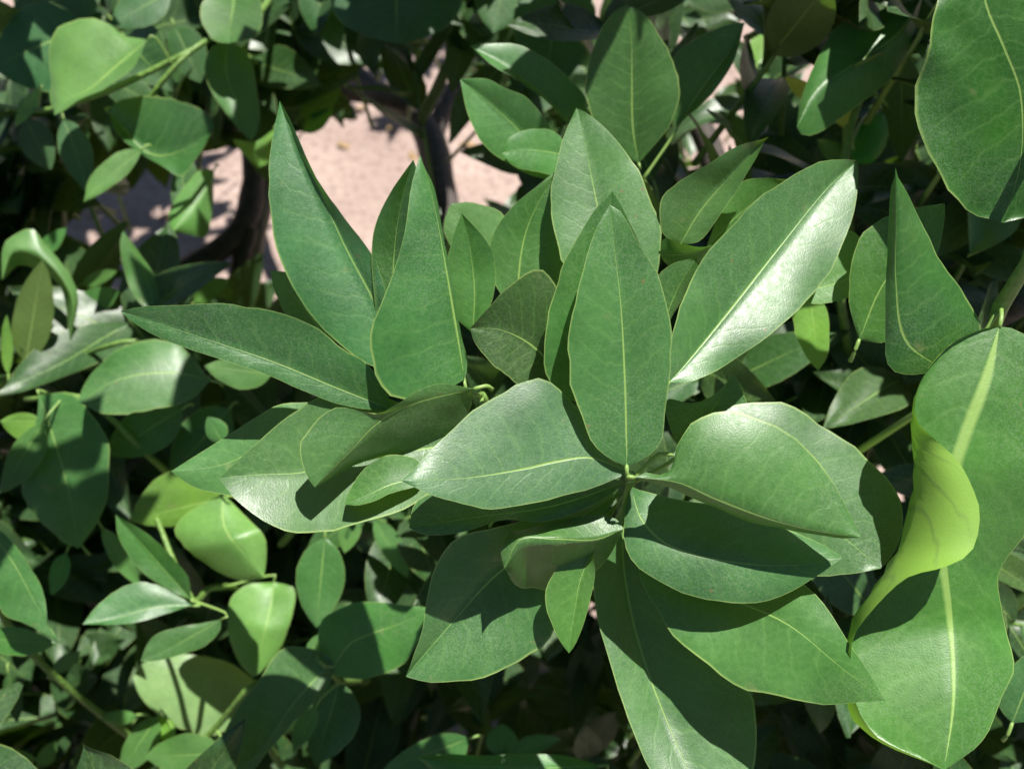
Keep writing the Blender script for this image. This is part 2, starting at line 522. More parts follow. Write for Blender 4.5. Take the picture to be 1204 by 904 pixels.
# ---- central rosette -------------------------------------------------------
add_leaf('S1', "737,548", "717,241", "736,493 735,449 730,358 722,289",
         "720,541 698,522 685,490 672,455 669,411 672,371 686,318 701,270",
         "760,538 778,520 783,470 788,427 789,390 775,326 751,286 730,249",
         (.298, .296, .293), a=-.003, b=-.002, color=(1.12, 1.08, 1.0), label="upright flat leaf facing outward with a straight pale midrib")
add_leaf('S1', "740,556", "472,565", "695,538 653,543 619,551 547,562",
         "715,535 700,500 669,468 653,451 634,445 603,456 558,482 521,514 499,538",
         "701,572 640,589 585,598 550,594 510,583",
         (.302, .292, .278), a=.006, b=-.003, color=(1.2, 1.15, 1.7), bulge=.02, label="broad blue-green leaf lying across the heart of the rosette")
add_leaf('S1', "738,566", "481,620", "650,595 560,608",
         "690,560 620,560 540,572 491,588", "701,592 640,613 592,612 552,623 520,629 495,628",
         (.312, .305, .296), a=.012, b=-.002, color=(.75, .80, .80))
add_leaf('S1', "745,561", "1013,632", "797,567 839,586 900,609 950,622",
         "757,556 783,559 791,545 796,524 813,498 839,484 860,481 887,489 919,506 948,528 972,554 992,590",
         "790,573 839,597 882,615 937,627 985,635",
         (.298, .293, .292), a=.006, b=.004, color=(1.1, 1.28, .9), bulge=.08, label="domed leaf folded along its midrib, casting a dark shadow below")
add_leaf('S1', "742,572", "991,655", "755,612 790,643 870,662 940,664",
         "765,580 800,588 860,600 920,620 960,635", "735,600 735,640 748,664 770,680 810,699 852,708 884,709 919,701 956,680",
         (.320, .309, .306), a=.010, b=-.001, color=(1.0, 1.05, 1.0), petiole=False)
add_leaf('S1', "790,535", "1036,668", "860,545 930,580 990,630",
         "830,490 880,472 916,473 940,483 969,501 1001,522 1025,546 1041,560 1058,590 1060,622 1050,650",
         "830,580 880,640 930,672 960,677 1000,675",
         (.330, .325, .318), a=.008, b=-.002, color=(1.1, 1.12, 1.1))
add_leaf('S1', "733,622", "593,668", "700,634 653,633 612,634",
         "727,612 712,607 690,607 653,613 620,622 598,628 589,648", "715,655 690,676 660,690 630,693 605,686",
         (.312, .302, .300), a=.007, b=.026, bulge=.02, color=(1.15, 1.1, .75), petiole=False, label="short folded leaf with a yellow-green upper half")
add_leaf('S1', "734,580", "669,768", "700,640 683,680 677,710 672,740",
         "668,650 650,675 641,705 647,728 656,748", "699,650 700,672 694,702 686,732 677,755",
         (.320, .318, .314), a=-.003, b=-.003, color=(1.2, 1.15, .8), petiole=False, label="small pointed leaf hanging straight down")
add_leaf('S1', "733,577", "477,795", "645,632 582,677 534,729 500,768",
         "690,585 640,605 580,620 540,632 515,660 503,696 495,745 484,775", "662,665 660,715 648,752 624,770 592,786 552,799 507,802",
         (.336, .330, .320), a=-.007, b=-.004, color=(1.0, 1.05, 1.0), petiole=False)
add_leaf('S1', "740,574", "835,965", "732,640 738,700 751,757 770,813 800,885",
         "702,650 696,680 698,706 717,778 733,829 749,871 775,920", "770,650 810,700 850,752 878,805 890,855 882,915",
         (.354, .347, .334, .315), a=-.006, b=-.004, color=(1.2, 1.15, 1.15), petiole=False, label="long leaf hanging down with a sharp midrib and pale lower half")
add_leaf('S1', "743,576", "1041,823", "785,655 840,695 924,732 990,785",
         "748,650 756,690 770,714 791,746 826,778 866,807 920,821 970,828", "790,645 840,640 890,655 930,676 954,694 972,715 1003,762",
         (.338, .331, .320, .300, .275), a=-.004, b=.003, color=(1.0, 1.05, 1.02), petiole=False, label="wide leaf pointing down and right with its far half in shade")
add_leaf('S1', "700,475", "720,225", "690,420 700,340 712,270",
         "668,470 644,446 641,417 648,360 664,308 680,278 702,244", "745,440 770,380 762,310 751,286 730,240",
         (.318, .312, .306), a=-.004, b=-.004, color=(.9, .92, .9))
add_leaf('S1', "728,352", "678,126", "715,300 702,240 690,180",
         "690,340 660,305 651,265 648,225 655,190 667,150", "765,335 776,300 778,275 770,248 755,210 725,165 697,138",
         (.340, .345, .348), a=-.002, b=-.002, color=(1.25, 1.15, 1.05), label="light green leaf standing behind the upright central leaf")
add_leaf('S1', "786,450", "1009,189", "802,433 853,371 920,286 974,220",
         "787,425 791,392 800,360 822,313 839,289 876,249 911,220 956,194 995,187",
         "812,449 839,438 876,414 920,382 951,350 982,308 1001,260 1009,215",
         (.304, .324, .344), a=-.010, b=-.0042, color=(1.12, 1.12, 1.0), bulge=.05, label="large glossy leaf slanting to the upper right with a bright shining half")
add_leaf('S1', "800,287", "904,161", "826,245 866,200",
         "780,275 775,240 791,218 826,197 866,173", "820,284 842,260 860,234 882,199",
         (.345, .340, .330), a=-.003, b=-.004, color=(1.25, 1.2, 1.1))
add_leaf('S1', "828,296", "925,211", "858,262 890,235",
         "838,270 852,238 872,214 900,209", "850,292 880,275 905,250 920,225",
         (.352, .350, .345), a=-.002, b=.002, color=(1.3, 1.2, 1.0))
add_leaf('S1', "776,395", "819,304", "788,360 803,328",
         "768,360 770,330 785,313 803,307", "789,376 805,348 820,318",
         (.332, .330, .326), a=.003, b=.002, color=(1.0, 1.0, .9))
add_leaf('S1', "775,300", "838,288", "795,300 815,298", "781,280 802,286 820,289", "790,315 810,316 828,303",
         (.342, .340, .338), a=-.003, b=.004, color=(.9, 1.0, .8), nu=18, nv=5)
add_leaf('S1', "800,530", "862,440", "828,495 848,465", "786,500 784,470 815,474 842,462", "835,520 870,500 879,484 872,458",
         (.338, .336, .334), a=.0, b=.0, color=(1.05, 1.1, .9))

# ---- fan of leaves on the shoot behind --------------------------------------
add_leaf('S2', "478,440", "329,118", "445,363 406,289 375,222 350,175",
         "440,432 400,405 365,370 337,325 324,290 318,250 316,220 318,175",
         "470,405 455,350 434,292 410,262 385,230 360,185 342,140",
         (.340, .338, .336), a=-.004, b=-.004, color=(.95, 1.02, 1.3), label="tall leaf at the left of the fan with a sharp tip")
add_leaf('S2', "546,446", "494,182", "538,390 524,310 508,230",
         "500,470 455,462 438,420 437,395 446,363 458,330 472,290 483,225", "549,425 544,400 534,345 524,290 512,228",
         (.328, .322, .318), a=-.006, b=.006, color=(.95, 1.05, 1.0), bulge=.08, label="tall leaf folded nearly edge-on with a pale margin line")
add_leaf('S2', "470,415", "486,188", "462,350 465,280 474,230",
         "446,380 437,320 437,288 443,262 460,225", "505,390 510,320 502,250 495,215",
         (.345, .338, .322), a=-.004, b=-.004, color=(.72, .85, .80))
add_leaf('S2', "556,392", "543,251", "558,340 552,290", "535,370 525,325 530,285", "572,370 582,335 581,303 568,278",
         (.352, .350, .345), a=-.002, b=-.002, color=(1.15, 1.15, 1.05), petiole=False)
add_leaf('S2', "612,372", "656,200", "610,320 622,262", "586,342 574,310 578,280 602,244", "660,350 665,290 664,240",
         (.358, .356, .352), a=-.002, b=.0, color=(1.0, 1.05, .9))
add_leaf('S2', "668,455", "553,386", "630,410 590,388",
         "668,380 656,340 640,321 626,317 600,335 574,361", "640,470 605,450 575,425 558,402",
         (.332, .328, .322), a=-.005, b=-.002, side='top', color=(.75, .68, .62))
add_leaf('S2', "462,482", "142,366", "398,457 320,425 240,398 185,380",
         "450,450 430,427 406,411 372,385 337,371 300,361 266,357 213,358 165,361",
         "440,482 398,475 348,456 321,443 292,433 239,416 186,396 155,378",
         (.330, .322, .316), a=-.004, b=-.0012, color=(.85, .95, .9), bulge=.04, label="long narrow leaf reaching far left with a fine pale margin")
add_leaf('S2', "558,457", "370,573", "486,474 444,497 412,530",
         "510,452 460,478 444,487 420,482 392,479 369,498 354,520 354,540 361,560", "548,490 500,525 450,536 415,546 388,563",
         (.324, .314, .306), a=-.004, b=.018, color=(1.0, .95, 1.05), label="grey-green leaf folded into a trough, tip hanging down")
add_leaf('S2', "548,520", "258,562", "433,538 356,555 300,558",
         "500,488 440,462 400,462 378,466 340,490 300,522 270,550", "545,545 490,592 444,609 406,621 353,625 322,618 279,590",
         (.335, .328, .321), a=.001, b=-.0115, color=(1.2, 1.18, 1.05), bulge=.015, label="wide leaf with a glaring white sheen on its lower half")
add_leaf('S2', "430,492", "201,554", "330,515 262,546",
         "395,476 353,473 320,480 266,512 226,538", "380,545 330,575 290,583 255,580 225,571",
         (.345, .342, .338), a=.004, b=-.002, color=(1.35, 1.3, 1.15))
add_leaf('S2', "500,560", "405,593", "460,570 430,583", "490,540 455,535 430,550 413,577", "492,570 462,580 440,590 420,595",
         (.322, .316, .312), a=.010, b=-.002, color=(1.0, 1.05, .85), nu=18)
add_leaf('S2', "392,410", "318,318", "365,372 340,342", "365,400 338,372 322,340", "395,380 372,345 342,322",
         (.355, .358, .360), color=(1.5, 1.3, .9), nu=18, nv=5)
add_leaf('S2', "600,330", "530,240", "570,290 545,262", "565,320 530,290 522,262", "610,290 590,252 555,238",
         (.40, .40, .40), color=LIGHT, nu=18, nv=5)

# ---- right twig with the big wavy leaves -------------------------------------
add_leaf('R', "1175,384", "1110,905", "1160,445 1126,536 1108,620 1118,720 1122,820",
         "1150,388 1112,410 1080,455 1076,492 1105,522 1126,541 1142,570 1152,599 1150,626 1137,653 1105,668 1068,678 1035,705 1004,757 1015,850",
         "1195,388 1245,430 1250,500 1238,570 1205,628 1178,665 1172,690 1180,728 1190,778 1185,805 1155,870",
         (.306, .302, .300, .305, .306, .295, .287), a=[.0, .0, -.006, -.018, -.014, -.004, .0], b=.004,
         fold="1148,389 1108,412 1078,457 1071,485 1071,530 1070,581 1056,637 1032,680 995,746 1005,850", fd=(.006,),
         color=(1.1, 1.35, .75), uvpow=1.4, nu=44, nv=14, label="very large wavy leaf with its left margin curled over, showing the yellow underside")
add_leaf('R', "1160,-62", "1180,262", "1158,0 1180,55 1200,110 1200,190",
         "1115,-40 1098,15 1086,65 1077,115 1078,150 1090,190 1120,236 1150,256", "1225,-40 1300,40 1310,140 1250,240",
         (.300, .304, .312, .322), a=.003, b=-.003, color=(.55, .82, .32), wave=.0028, uvpow=.8, label="big bright green leaf with a wavy surface hanging from the top")
add_leaf('R', "1112,436", "1053,197", "1064,400 1053,330 1054,260",
         "1060,440 1043,425 1041,369 1043,300 1046,225", "1145,420 1154,388 1128,340 1105,305 1083,260 1066,222",
         (.315, .300, .285), a=.004, b=.010, color=(.62, .85, .55), label="dark leaf standing on edge beside the big curled leaf")
add_leaf('R', "1010,400", "1111,239", "1035,340 1075,285", "998,350 1003,300 1020,268 1070,246", "1045,400 1090,330 1108,275",
         (.34, .335, .33), color=(1.0, 1.2, .7))
add_leaf('R', "925,345", "1041,313", "965,338 1005,326", "945,310 975,282 998,271 1022,290", "945,356 985,354 1018,338",
         (.352, .348, .345), a=.004, b=-.003, color=(1.6, 1.5, 1.3), nu=20)
add_leaf('R', "950,340", "962,436", "957,380 960,410", "933,360 935,390 948,420", "970,360 975,390 972,418",
         (.40, .40, .40), color=YEL, nu=18, nv=5)
quick_leaf('R', "1190,850", "1225,760", 30, 30, (.36, .36), color=GREEN, nu=16, nv=4)

# ---- top centre ----------------------------------------------------------------
add_leaf('T', "751,192", "736,6", "744,150 743,80 742,35", "715,170 697,143 689,106 692,74 706,37 722,14", "772,168 791,141 799,106 791,72 773,37 752,12",
         (.435, .425, .415), a=-.002, b=-.002, color=(.85, 1.0, .70), label="broad dark green leaf with its left half in sun")
add_leaf('T', "662,214", "541,93", "606,149 578,124", "630,208 600,194 576,178 555,149 546,120", "665,180 650,151 621,117 592,103 571,93",
         (.435, .425, .415), a=-.004, b=-.004, color=(1.15, 1.2, 1.15))
add_leaf('T', "672,146", "551,54", "630,105 590,75", "664,143 640,118 610,95 575,76", "690,120 668,92 640,68 606,53 575,52",
         (.455, .45, .445), a=-.004, b=.002, color=(1.1, 1.2, .95))
add_leaf('T', "672,184", "590,180", "640,178 612,176", "655,157 627,152 602,160", "660,205 635,203 605,196",
         (.428, .42, .415), color=(1.35, 1.3, .95), nu=18)
add_leaf('T', "796,152", "876,27", "825,105 855,65", "786,115 795,64 839,35 862,28", "805,140 823,124 848,95 866,62",
         (.455, .45, .445), b=-.004, color=(.75, .95, .70))
add_leaf('T', "690,160", "640,98", "672,130 655,110", "662,140 645,118", "692,130 670,98", (.47, .465, .46), color=(.8, 1, .6), nu=14, nv=4)
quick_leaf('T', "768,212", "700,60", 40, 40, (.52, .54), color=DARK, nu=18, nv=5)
add_leaf('TR', "1086,-8", "937,150", "1059,37 1020,66 990,85 956,112",
         "1075,0 1033,13 985,30 960,70 942,115", "1072,50 1045,95 1000,130 965,155 945,160",
         (.44, .435, .43), a=.010, b=.012, color=(.85, 1.0, .68), label="leaf folded along a pale midrib, hanging from the upper twig")
add_leaf('TR', "1085,0", "1086,70", "1078,25 1080,50", "1062,15 1062,38 1075,58", "1098,15 1095,40", (.45, .448, .446), color=(1.0, 1.1, .8), nu=14, nv=4)
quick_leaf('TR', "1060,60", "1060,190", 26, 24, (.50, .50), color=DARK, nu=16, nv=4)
add_leaf('TR', "1038,132", "1006,191", "1020,150 1010,172", "1018,135 1004,160 1000,182", "1044,150 1040,175 1025,192",
         (.49, .485, .48), a=.006, b=.008, color=(.9, 1.9, .5), bulge=.25, nu=18, nv=6, label="small vivid green glossy leaf deep between the others")
quick_leaf('TR', "1000,195", "960,165", 12, 14, (.50, .50), color=LIGHT, nu=14, nv=4)
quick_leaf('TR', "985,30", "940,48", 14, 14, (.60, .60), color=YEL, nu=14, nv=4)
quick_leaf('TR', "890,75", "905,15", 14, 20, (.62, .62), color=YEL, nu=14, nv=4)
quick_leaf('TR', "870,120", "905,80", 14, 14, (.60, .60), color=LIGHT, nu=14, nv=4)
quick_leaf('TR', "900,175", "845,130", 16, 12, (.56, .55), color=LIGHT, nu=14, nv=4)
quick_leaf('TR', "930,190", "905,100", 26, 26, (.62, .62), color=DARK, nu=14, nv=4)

# ---- top left and top middle ------------------------------------------------------
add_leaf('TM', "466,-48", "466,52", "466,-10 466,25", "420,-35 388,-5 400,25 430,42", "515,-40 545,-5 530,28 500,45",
         (.62, .61, .60), color=SKY_SHADE, label="leaf tinted dark bluish for shade and sky reflection, hanging from the top over the bare soil")
quick_leaf('TM', "660,-40", "640,112", 50, 48, (.62, .61), color=SKY_SHADE, nu=20)
quick_leaf('TM', "600,-60", "580,40", 36, 36, (.66, .66), color=SKY_SHADE, nu=16, nv=5)
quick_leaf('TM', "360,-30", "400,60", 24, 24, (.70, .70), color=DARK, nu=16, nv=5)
add_leaf('TL', "174,47", "64,136", "140,76 104,106 76,119",
         "157,45 144,42 128,27 101,22 70,33 58,53 58,85 62,110", "165,66 150,86 120,106 90,120 72,132",
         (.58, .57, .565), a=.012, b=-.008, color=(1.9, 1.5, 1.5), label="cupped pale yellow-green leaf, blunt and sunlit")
add_leaf('TL', "276,-16", "270,51", "274,10 270,32", "244,-5 235,16 247,43 258,50", "303,-6 308,20 303,40 287,48",
         (.64, .62, .60), a=-.010, b=-.010, color=(1.0, 1.05, .9), nu=20)
add_leaf('TL', "268,48", "296,166", "266,85 280,125", "250,55 240,80 247,104 268,136 284,156", "291,62 303,115 304,149",
         (.63, .625, .62), a=-.002, b=-.002, color=(.95, 1.1, .85))
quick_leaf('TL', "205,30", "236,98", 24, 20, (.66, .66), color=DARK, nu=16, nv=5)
add_leaf('TL', "128,132", "252,151", "170,178 194,183 228,170", "140,118 180,112 230,125 248,140", "140,160 170,184 192,196 213,208 235,180",
         (.60, .595, .59), a=-.006, b=-.010, color=(.65, .75, .65))  # tint darkened in place of cast shade
add_leaf('TL', "167,176", "98,238", "142,196 115,220", "148,176 128,186 104,212", "160,192 146,208 114,230",
         (.585, .58, .575), color=LIGHT, nu=18, nv=5)
add_leaf('TL', "322,152", "304,198", "314,165 308,182", "300,167 274,164 285,180", "332,165 325,185", (.66, .66, .66), color=YEL, nu=14, nv=4)
add_leaf('TL', "252,200", "203,273", "238,230 218,256", "235,200 205,236 197,260", "250,240 242,280 225,276", (.68, .67, .66), a=.004, b=.01, color=LIGHT, nu=18, nv=5)
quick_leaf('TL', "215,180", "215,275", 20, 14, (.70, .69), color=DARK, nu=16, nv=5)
quick_leaf('TL', "75,140", "105,226", 20, 18, (.63, .62), color=SKY_SHADE, nu=16, nv=5)
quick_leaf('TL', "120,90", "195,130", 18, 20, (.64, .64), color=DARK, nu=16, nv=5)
quick_leaf('TL2', "100,30", "-10,80", 60, 50, (.64, .63), color=SKY_SHADE, nu=18, nv=5)
quick_leaf('TL2', "120,-20", "10,20", 40, 36, (.66, .65), color=SKY_SHADE, nu=18, nv=5)
quick_leaf('TL2', "200,-10", "130,30", 24, 26, (.66, .65), color=SKY_SHADE, nu=18, nv=5)
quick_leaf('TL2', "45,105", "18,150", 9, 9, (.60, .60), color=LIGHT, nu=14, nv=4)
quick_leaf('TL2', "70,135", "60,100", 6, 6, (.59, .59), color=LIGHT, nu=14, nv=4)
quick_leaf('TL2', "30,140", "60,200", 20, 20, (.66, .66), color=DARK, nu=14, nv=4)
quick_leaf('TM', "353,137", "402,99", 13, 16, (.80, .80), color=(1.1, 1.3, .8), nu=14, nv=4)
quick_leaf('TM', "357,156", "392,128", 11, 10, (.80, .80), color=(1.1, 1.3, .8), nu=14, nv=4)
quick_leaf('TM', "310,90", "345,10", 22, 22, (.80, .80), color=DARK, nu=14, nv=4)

# ---- left ---------------------------------------------------------------------------
add_leaf('L', "82,402", "2,330", "85,350 50,305 15,295", "72,340 45,318 22,312", "92,350 77,316 53,287 37,269 16,276 4,289",
         (.60, .59, .58), a=.016, b=.004, color=LIGHT, label="arched light green leaf curled like a hood")
quick_leaf('L', "30,428", "50,305", 24, 24, (.59, .575), side='under', color=(.45, .5, .4), nu=18, nv=5)  # dark leaf added to stand for the shadow inside the hood
quick_leaf('L', "10,440", "8,370", 8, 6, (.585, .58), color=YEL, nu=14, nv=4)
add_leaf('L', "180,365", "145,271", "175,335 158,300", "160,352 146,318 141,286", "199,360 183,326 165,298",
         (.60, .60, .595), a=-.004, b=.006, color=(1.2, 1.2, .95), nu=20, label="narrow upright leaf with a bright stripe of sheen")
quick_leaf('L', "228,356", "269,328", 15, 10, (.62, .62), color=(1.2, 1.35, .6), nu=16, nv=5)
quick_leaf('L', "92,362", "140,342", 15, 16, (.64, .63), color=LIGHT, nu=16, nv=5)
quick_leaf('L', "96,335", "138,318", 8, 8, (.65, .64), color=LIGHT, nu=14, nv=4)
quick_leaf('L', "110,395", "120,352", 12, 12, (.66, .66), color=LIGHT, nu=14, nv=4)
quick_leaf('L', "45,300", "78,268", 10, 10, (.64, .64), color=(.8, 1.2, .7), nu=14, nv=4)
add_leaf('L2', "247,447", "92,473", "200,438 140,446", "225,418 202,403 173,400 138,411 114,432 98,455", "225,470 203,477 165,484 125,487",
         (.53, .52, .51), a=.012, b=-.004, color=(1.1, 1.12, .85), label="broad folded leaf lying under the long narrow one")
quick_leaf('L2', "215,480", "125,535", 28, 30, (.55, .55), color=(1.0, 1.1, .85), nu=18, nv=5)
add_leaf('L2', "46,464", "92,645", "62,512 80,575", "44,490 30,540 25,570 45,612", "82,463 106,485 122,509 129,545 124,595",
         (.53, .525, .53), color=(1.2, 1.2, 1.1))
quick_leaf('L2', "50,498", "0,580", 22, 16, (.52, .515), color=(1.1, 1.2, 1.0), nu=18, nv=5)
quick_leaf('L2', "48,495", "0,495", 22, 10, (.53, .525), color=YEL, nu=16, nv=5)
quick_leaf('L2', "320,440", "240,430", 22, 14, (.50, .50), color=LIGHT, nu=16, nv=5)
quick_leaf('L2', "270,480", "200,560", 30, 30, (.58, .57), color=DARK, nu=16, nv=5)
quick_leaf('L2', "262,520", "244,490", 12, 14, (.50, .50), color=(1.1, 1.2, .9), nu=14, nv=4)
quick_leaf('L2', "95,640", "60,600", 16, 16, (.56, .56), color=LIGHT, nu=14, nv=4)
quick_leaf('L2', "78,650", "60,700", 12, 12, (.56, .56), color=(1, 1.3, .8), nu=14, nv=4)
quick_leaf('L2', "120,620", "165,690", 12, 12, (.55, .55), color=LIGHT, nu=14, nv=4)
add_leaf('L3', "225,705", "136,605", "195,672 165,638", "208,698 173,677 151,653 138,626", "222,680 210,663 191,642 159,618",
         (.505, .50, .495), a=-.003, b=-.003, color=(.95, 1.05, .8))
add_leaf('L3', "262,580", "310,678", "265,620 290,655", "226,600 206,623 228,653 266,676 290,682", "292,610 311,631 313,655",
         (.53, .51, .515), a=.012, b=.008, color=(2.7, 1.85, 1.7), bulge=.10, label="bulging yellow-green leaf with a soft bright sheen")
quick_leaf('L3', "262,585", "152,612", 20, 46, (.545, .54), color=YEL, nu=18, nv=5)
add_leaf('L3', "227,712", "97,734", "180,714 135,727", "197,693 170,684 143,690 114,712", "197,721 159,732 127,735",
         (.50, .49, .48), a=.004, b=-.003, color=(.9, .98, .95), label="narrow grey-green leaf pointing left")
add_leaf('L3', "260,728", "165,777", "230,745 195,765", "234,733 205,738 183,746 172,760", "258,742 239,760 213,769 186,776",
         (.50, .495, .49), color=(1.0, 1.08, 1.0))
add_leaf('L6', "300,800", "156,795", "250,794 200,790", "270,779 218,769 172,777", "295,825 276,845 260,861 237,864 207,855 183,839 164,817",
         (.63, .62, .615), a=.006, b=-.008, color=(4.2, 2.4, 3.2), label="pale leaf, white sheen put into its tint, with faint brown stains")  # white sheen worked into the pale tint
add_leaf('L3', "322,684", "297,796", "318,715 308,755", "290,688 271,706 269,744 279,776", "346,692 342,728 329,762 308,788",
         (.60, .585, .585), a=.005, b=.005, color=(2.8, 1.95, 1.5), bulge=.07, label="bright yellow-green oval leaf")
add_leaf('L4', "392,786", "256,915", "380,789 340,834 305,885", "390,773 358,760 332,762 312,788 292,813 271,845 260,871", "388,802 366,829 343,850 316,882 290,912",
         (.475, .46, .455), a=.004, b=-.004, color=(.98, 1.05, .92), label="long leaf running to the lower left with a pale midrib")
add_leaf('L4', "388,790", "512,714", "410,758 433,746 470,733", "375,755 380,728 406,712 438,707 470,711", "398,796 433,797 459,789 478,776 497,744",
         (.475, .47, .465), a=.004, b=-.004, color=(1.05, 1.25, .7), label="fresh green leaf with a light midrib beside the hanging leaf")
quick_leaf('L4', "382,632", "372,738", 28, 30, (.52, .515), color=(.95, 1.1, .9), nu=18, nv=5)
quick_leaf('L4', "400,800", "370,900", 36, 24, (.53, .52), color=DARK, nu=18, nv=5)  # dark tint stands in for shade
quick_leaf('L4', "372,830", "345,885", 10, 14, (.51, .51), color=(1, 1.25, .8), nu=14, nv=4)  # sunlit part of the dark leaf, set in as a lighter leaf
quick_leaf('L4', "360,770", "384,742", 8, 8, (.50, .50), color=LIGHT, nu=14, nv=4)
add_leaf('L5', "-22,612", "72,757", "15,660 45,715", "-30,650 4,720 30,732 55,745", "4,626 27,653 40,674 50,696 58,736",
         (.47, .465, .46), color=(1.2, 1.25, 1.1))
quick_leaf('L5', "-20,750", "66,757", 16, 18, (.485, .48), color=(1.1, 1.25, .8), nu=16, nv=5)
quick_leaf('L5', "-6,900", "44,892", 16, 10, (.60, .60), color=LIGHT, nu=14, nv=4)
quick_leaf('L5', "44,900", "66,870", 8, 12, (.60, .60), color=LIGHT, nu=14, nv=4)
quick_leaf('L5', "62,790", "95,765", 9, 9, (.58, .58), color=LIGHT, nu=14, nv=4)
quick_leaf('L5', "10,790", "20,850", 12, 10, (.58, .58), color=DARK, nu=14, nv=4)
quick_leaf('L6', "185,842", "140,910", 20, 16, (.56, .55), color=(1.2, 1.2, .9), nu=16, nv=5)
quick_leaf('L6', "180,845", "205,872", 16, 10, (.565, .56), color=YEL, nu=14, nv=4)
quick_leaf('L6', "262,885", "170,890", 22, 26, (.54, .535), color=LIGHT, nu=16, nv=5)
quick_leaf('L6', "160,840", "115,842", 12, 6, (.60, .60), color=LIGHT, nu=14, nv=4)

# ---- bottom centre ---------------------------------------------------------------------
add_leaf('B', "705,900", "490,890", "640,902 560,900", "672,889 620,886 566,888 520,886", "660,925 600,935 530,920",
         (.46, .455, .45), a=.004, b=.0, color=(.85, 1.2, .6), nu=20, label="strip of a green leaf along the bottom edge")
quick_leaf('B', "552,868", "450,905", 30, 18, (.53, .525), color=(1.0, 1.1, .95), nu=16, nv=5)
quick_leaf('B', "590,888", "590,850", 19, 19, (.56, .56), color=(1.0, 1.3, .8), nu=14, nv=4)
quick_leaf('B', "600,885", "660,868", 14, 8, (.56, .56), color=(1.0, 1.3, .8), nu=14, nv=4)
quick_leaf('D', "430,600", "360,650", 18, 20, (.54, .54), color=DARK, nu=14, nv=4)
quick_leaf('D', "415,600", "405,650", 14, 12, (.54, .54), color=LIGHT, nu=14, nv=4)
quick_leaf('D', "440,610", "480,680", 16, 12, (.55, .55), color=LIGHT, nu=14, nv=4)

HAND = NLEAF

# ------------------------------------------------------------------ filler foliage deeper in the crown
def generic_leaf(seed, nu=9, nvh=3):
    rs = random.Random(seed)
    fold = rs.uniform(.05, .35); droop = rs.uniform(-.05, .35); wd = rs.uniform(.19, .25); tw = rs.uniform(-.4, .4)
    vs, uv = [], []
    for i in range(nu):
        t = i / (nu - 1)
        hw = wd * prof(t)
        for k in range(-nvh, nvh + 1):
            s = k / nvh
            x = hw * s
            z = fold * abs(x) - droop * t * t + tw * x * t * .5 + 0.02 * math.sin(7 * t + s * 3 + seed)
            vs.append((x, t * (1 - .12 * droop), z)); uv.append((t, .5 + s / 2))
    c = 2 * nvh + 1
    fs = [(i * c + k, i * c + k + 1, (i + 1) * c + k + 1, (i + 1) * c + k) for i in range(nu - 1) for k in range(c - 1)]
    return np.array(vs), fs, uv

VAR = [generic_leaf(k) for k in range(10)]
VMESH = []
for k, (v, f, u) in enumerate(VAR):
    o = mesh_obj("leaf", v, f, LEAF, None, u)
    VMESH.append(o.data)
    bpy.data.objects.remove(o)

def in_gap(x, y):
    """window in the crown through which the bare soil shows"""
    return (370 < x < 605 and 95 < y < 310) or (190 < x < 350 and 165 < y < 375) or (40 < x < 250 and 175 < y < 365)

fr = random.Random(21)
stuff_v, stuff_f, stuff_u = [], [], []
nobj = 0
spots = []
def sunward(px, py, d, s_, r=0.0):
    """place for an unseen shoot added between a spot and the sun"""
    q = W(px, py, d) + TO_SUN * s_
    l = CM.inverted() @ q
    return (602 + l.x / -l.z * FPX, 452 - l.y / -l.z * FPX, -l.z)
# unseen shoots added on the sun side to throw shade on chosen spots
for (px, py, d, s_) in [(460, 10, .61, .22), (520, 20, .61, .26), (640, 40, .61, .2), (650, 90, .61, .24), (0, 100, .64, .25), (10, 20, .65, .22), (50, 612, .525, .46),
                        
                        (900, 420, .55, .25), (960, 480, .55, .22), (1010, 420, .55, .2), (1150, 300, .45, .2)]:
    q = sunward(px, py, d, s_)
    spots.append((*q, False))
def soil_point(px, py):
    o_ = Vector(cam.location); q = W(px, py, 1.0) - o_
    return o_ + q * (-o_.z / q.z)
for (px, py) in [(20, 210), (60, 180), (110, 170), (40, 250), (90, 235), (140, 215), (190, 205), (330, 30), (345, 90), (400, 70), (450, 40), (430, 115), (520, 30), (540, 75), (570, 60), (610, 30), (20, 300), (240, 60), (260, 130), (180, 60), (100, 60), (165, 285), (205, 235), (110, 300), (85, 270), (230, 310)]:
    for _ in range(4):  # unseen shoots added high up to shade the soil
        g_ = soil_point(px, py) + TO_SUN * fr.uniform(.85, 1.2) + Vector((fr.uniform(-.08, .08), fr.uniform(-.08, .08), 0))
        l = CM.inverted() @ g_
        spots.append((602 + l.x / -l.z * FPX, 452 - l.y / -l.z * FPX, -l.z, False))
for (px, py, d) in [(494, 140, 1.12), (430, 100, 1.2), (545, 95, 1.15), (520, 220, 1.06), (365, 55, 1.2), (400, 105, 1.05), (290, 250, .95), (297, 180, .98), (240, 305, .94), (200, 335, .94), (330, 60, 1.05)]:
    for _ in range(3):  # unseen shoots added to keep the branches in shade
        g_ = W(px, py, d) + TO_SUN * fr.uniform(.55, .8) + Vector((fr.uniform(-.03, .03), fr.uniform(-.03, .03), 0))
        l = CM.inverted() @ g_
        spots.append((602 + l.x / -l.z * FPX, 452 - l.y / -l.z * FPX, -l.z, False))
def fill(count, dlo, dhi, rect, ok):
    k = t_ = 0
    while k < count and t_ < 9000:
        t_ += 1
        x, y, d = fr.uniform(rect[0], rect[2]), fr.uniform(rect[1], rect[3]), fr.uniform(dlo, dhi)
        if W(x, y, d).z < .1 or not ok(x, y, d):
            continue
        spots.append((x, y, d, -60 < x < 1264 and -60 < y < 964))
        k += 1
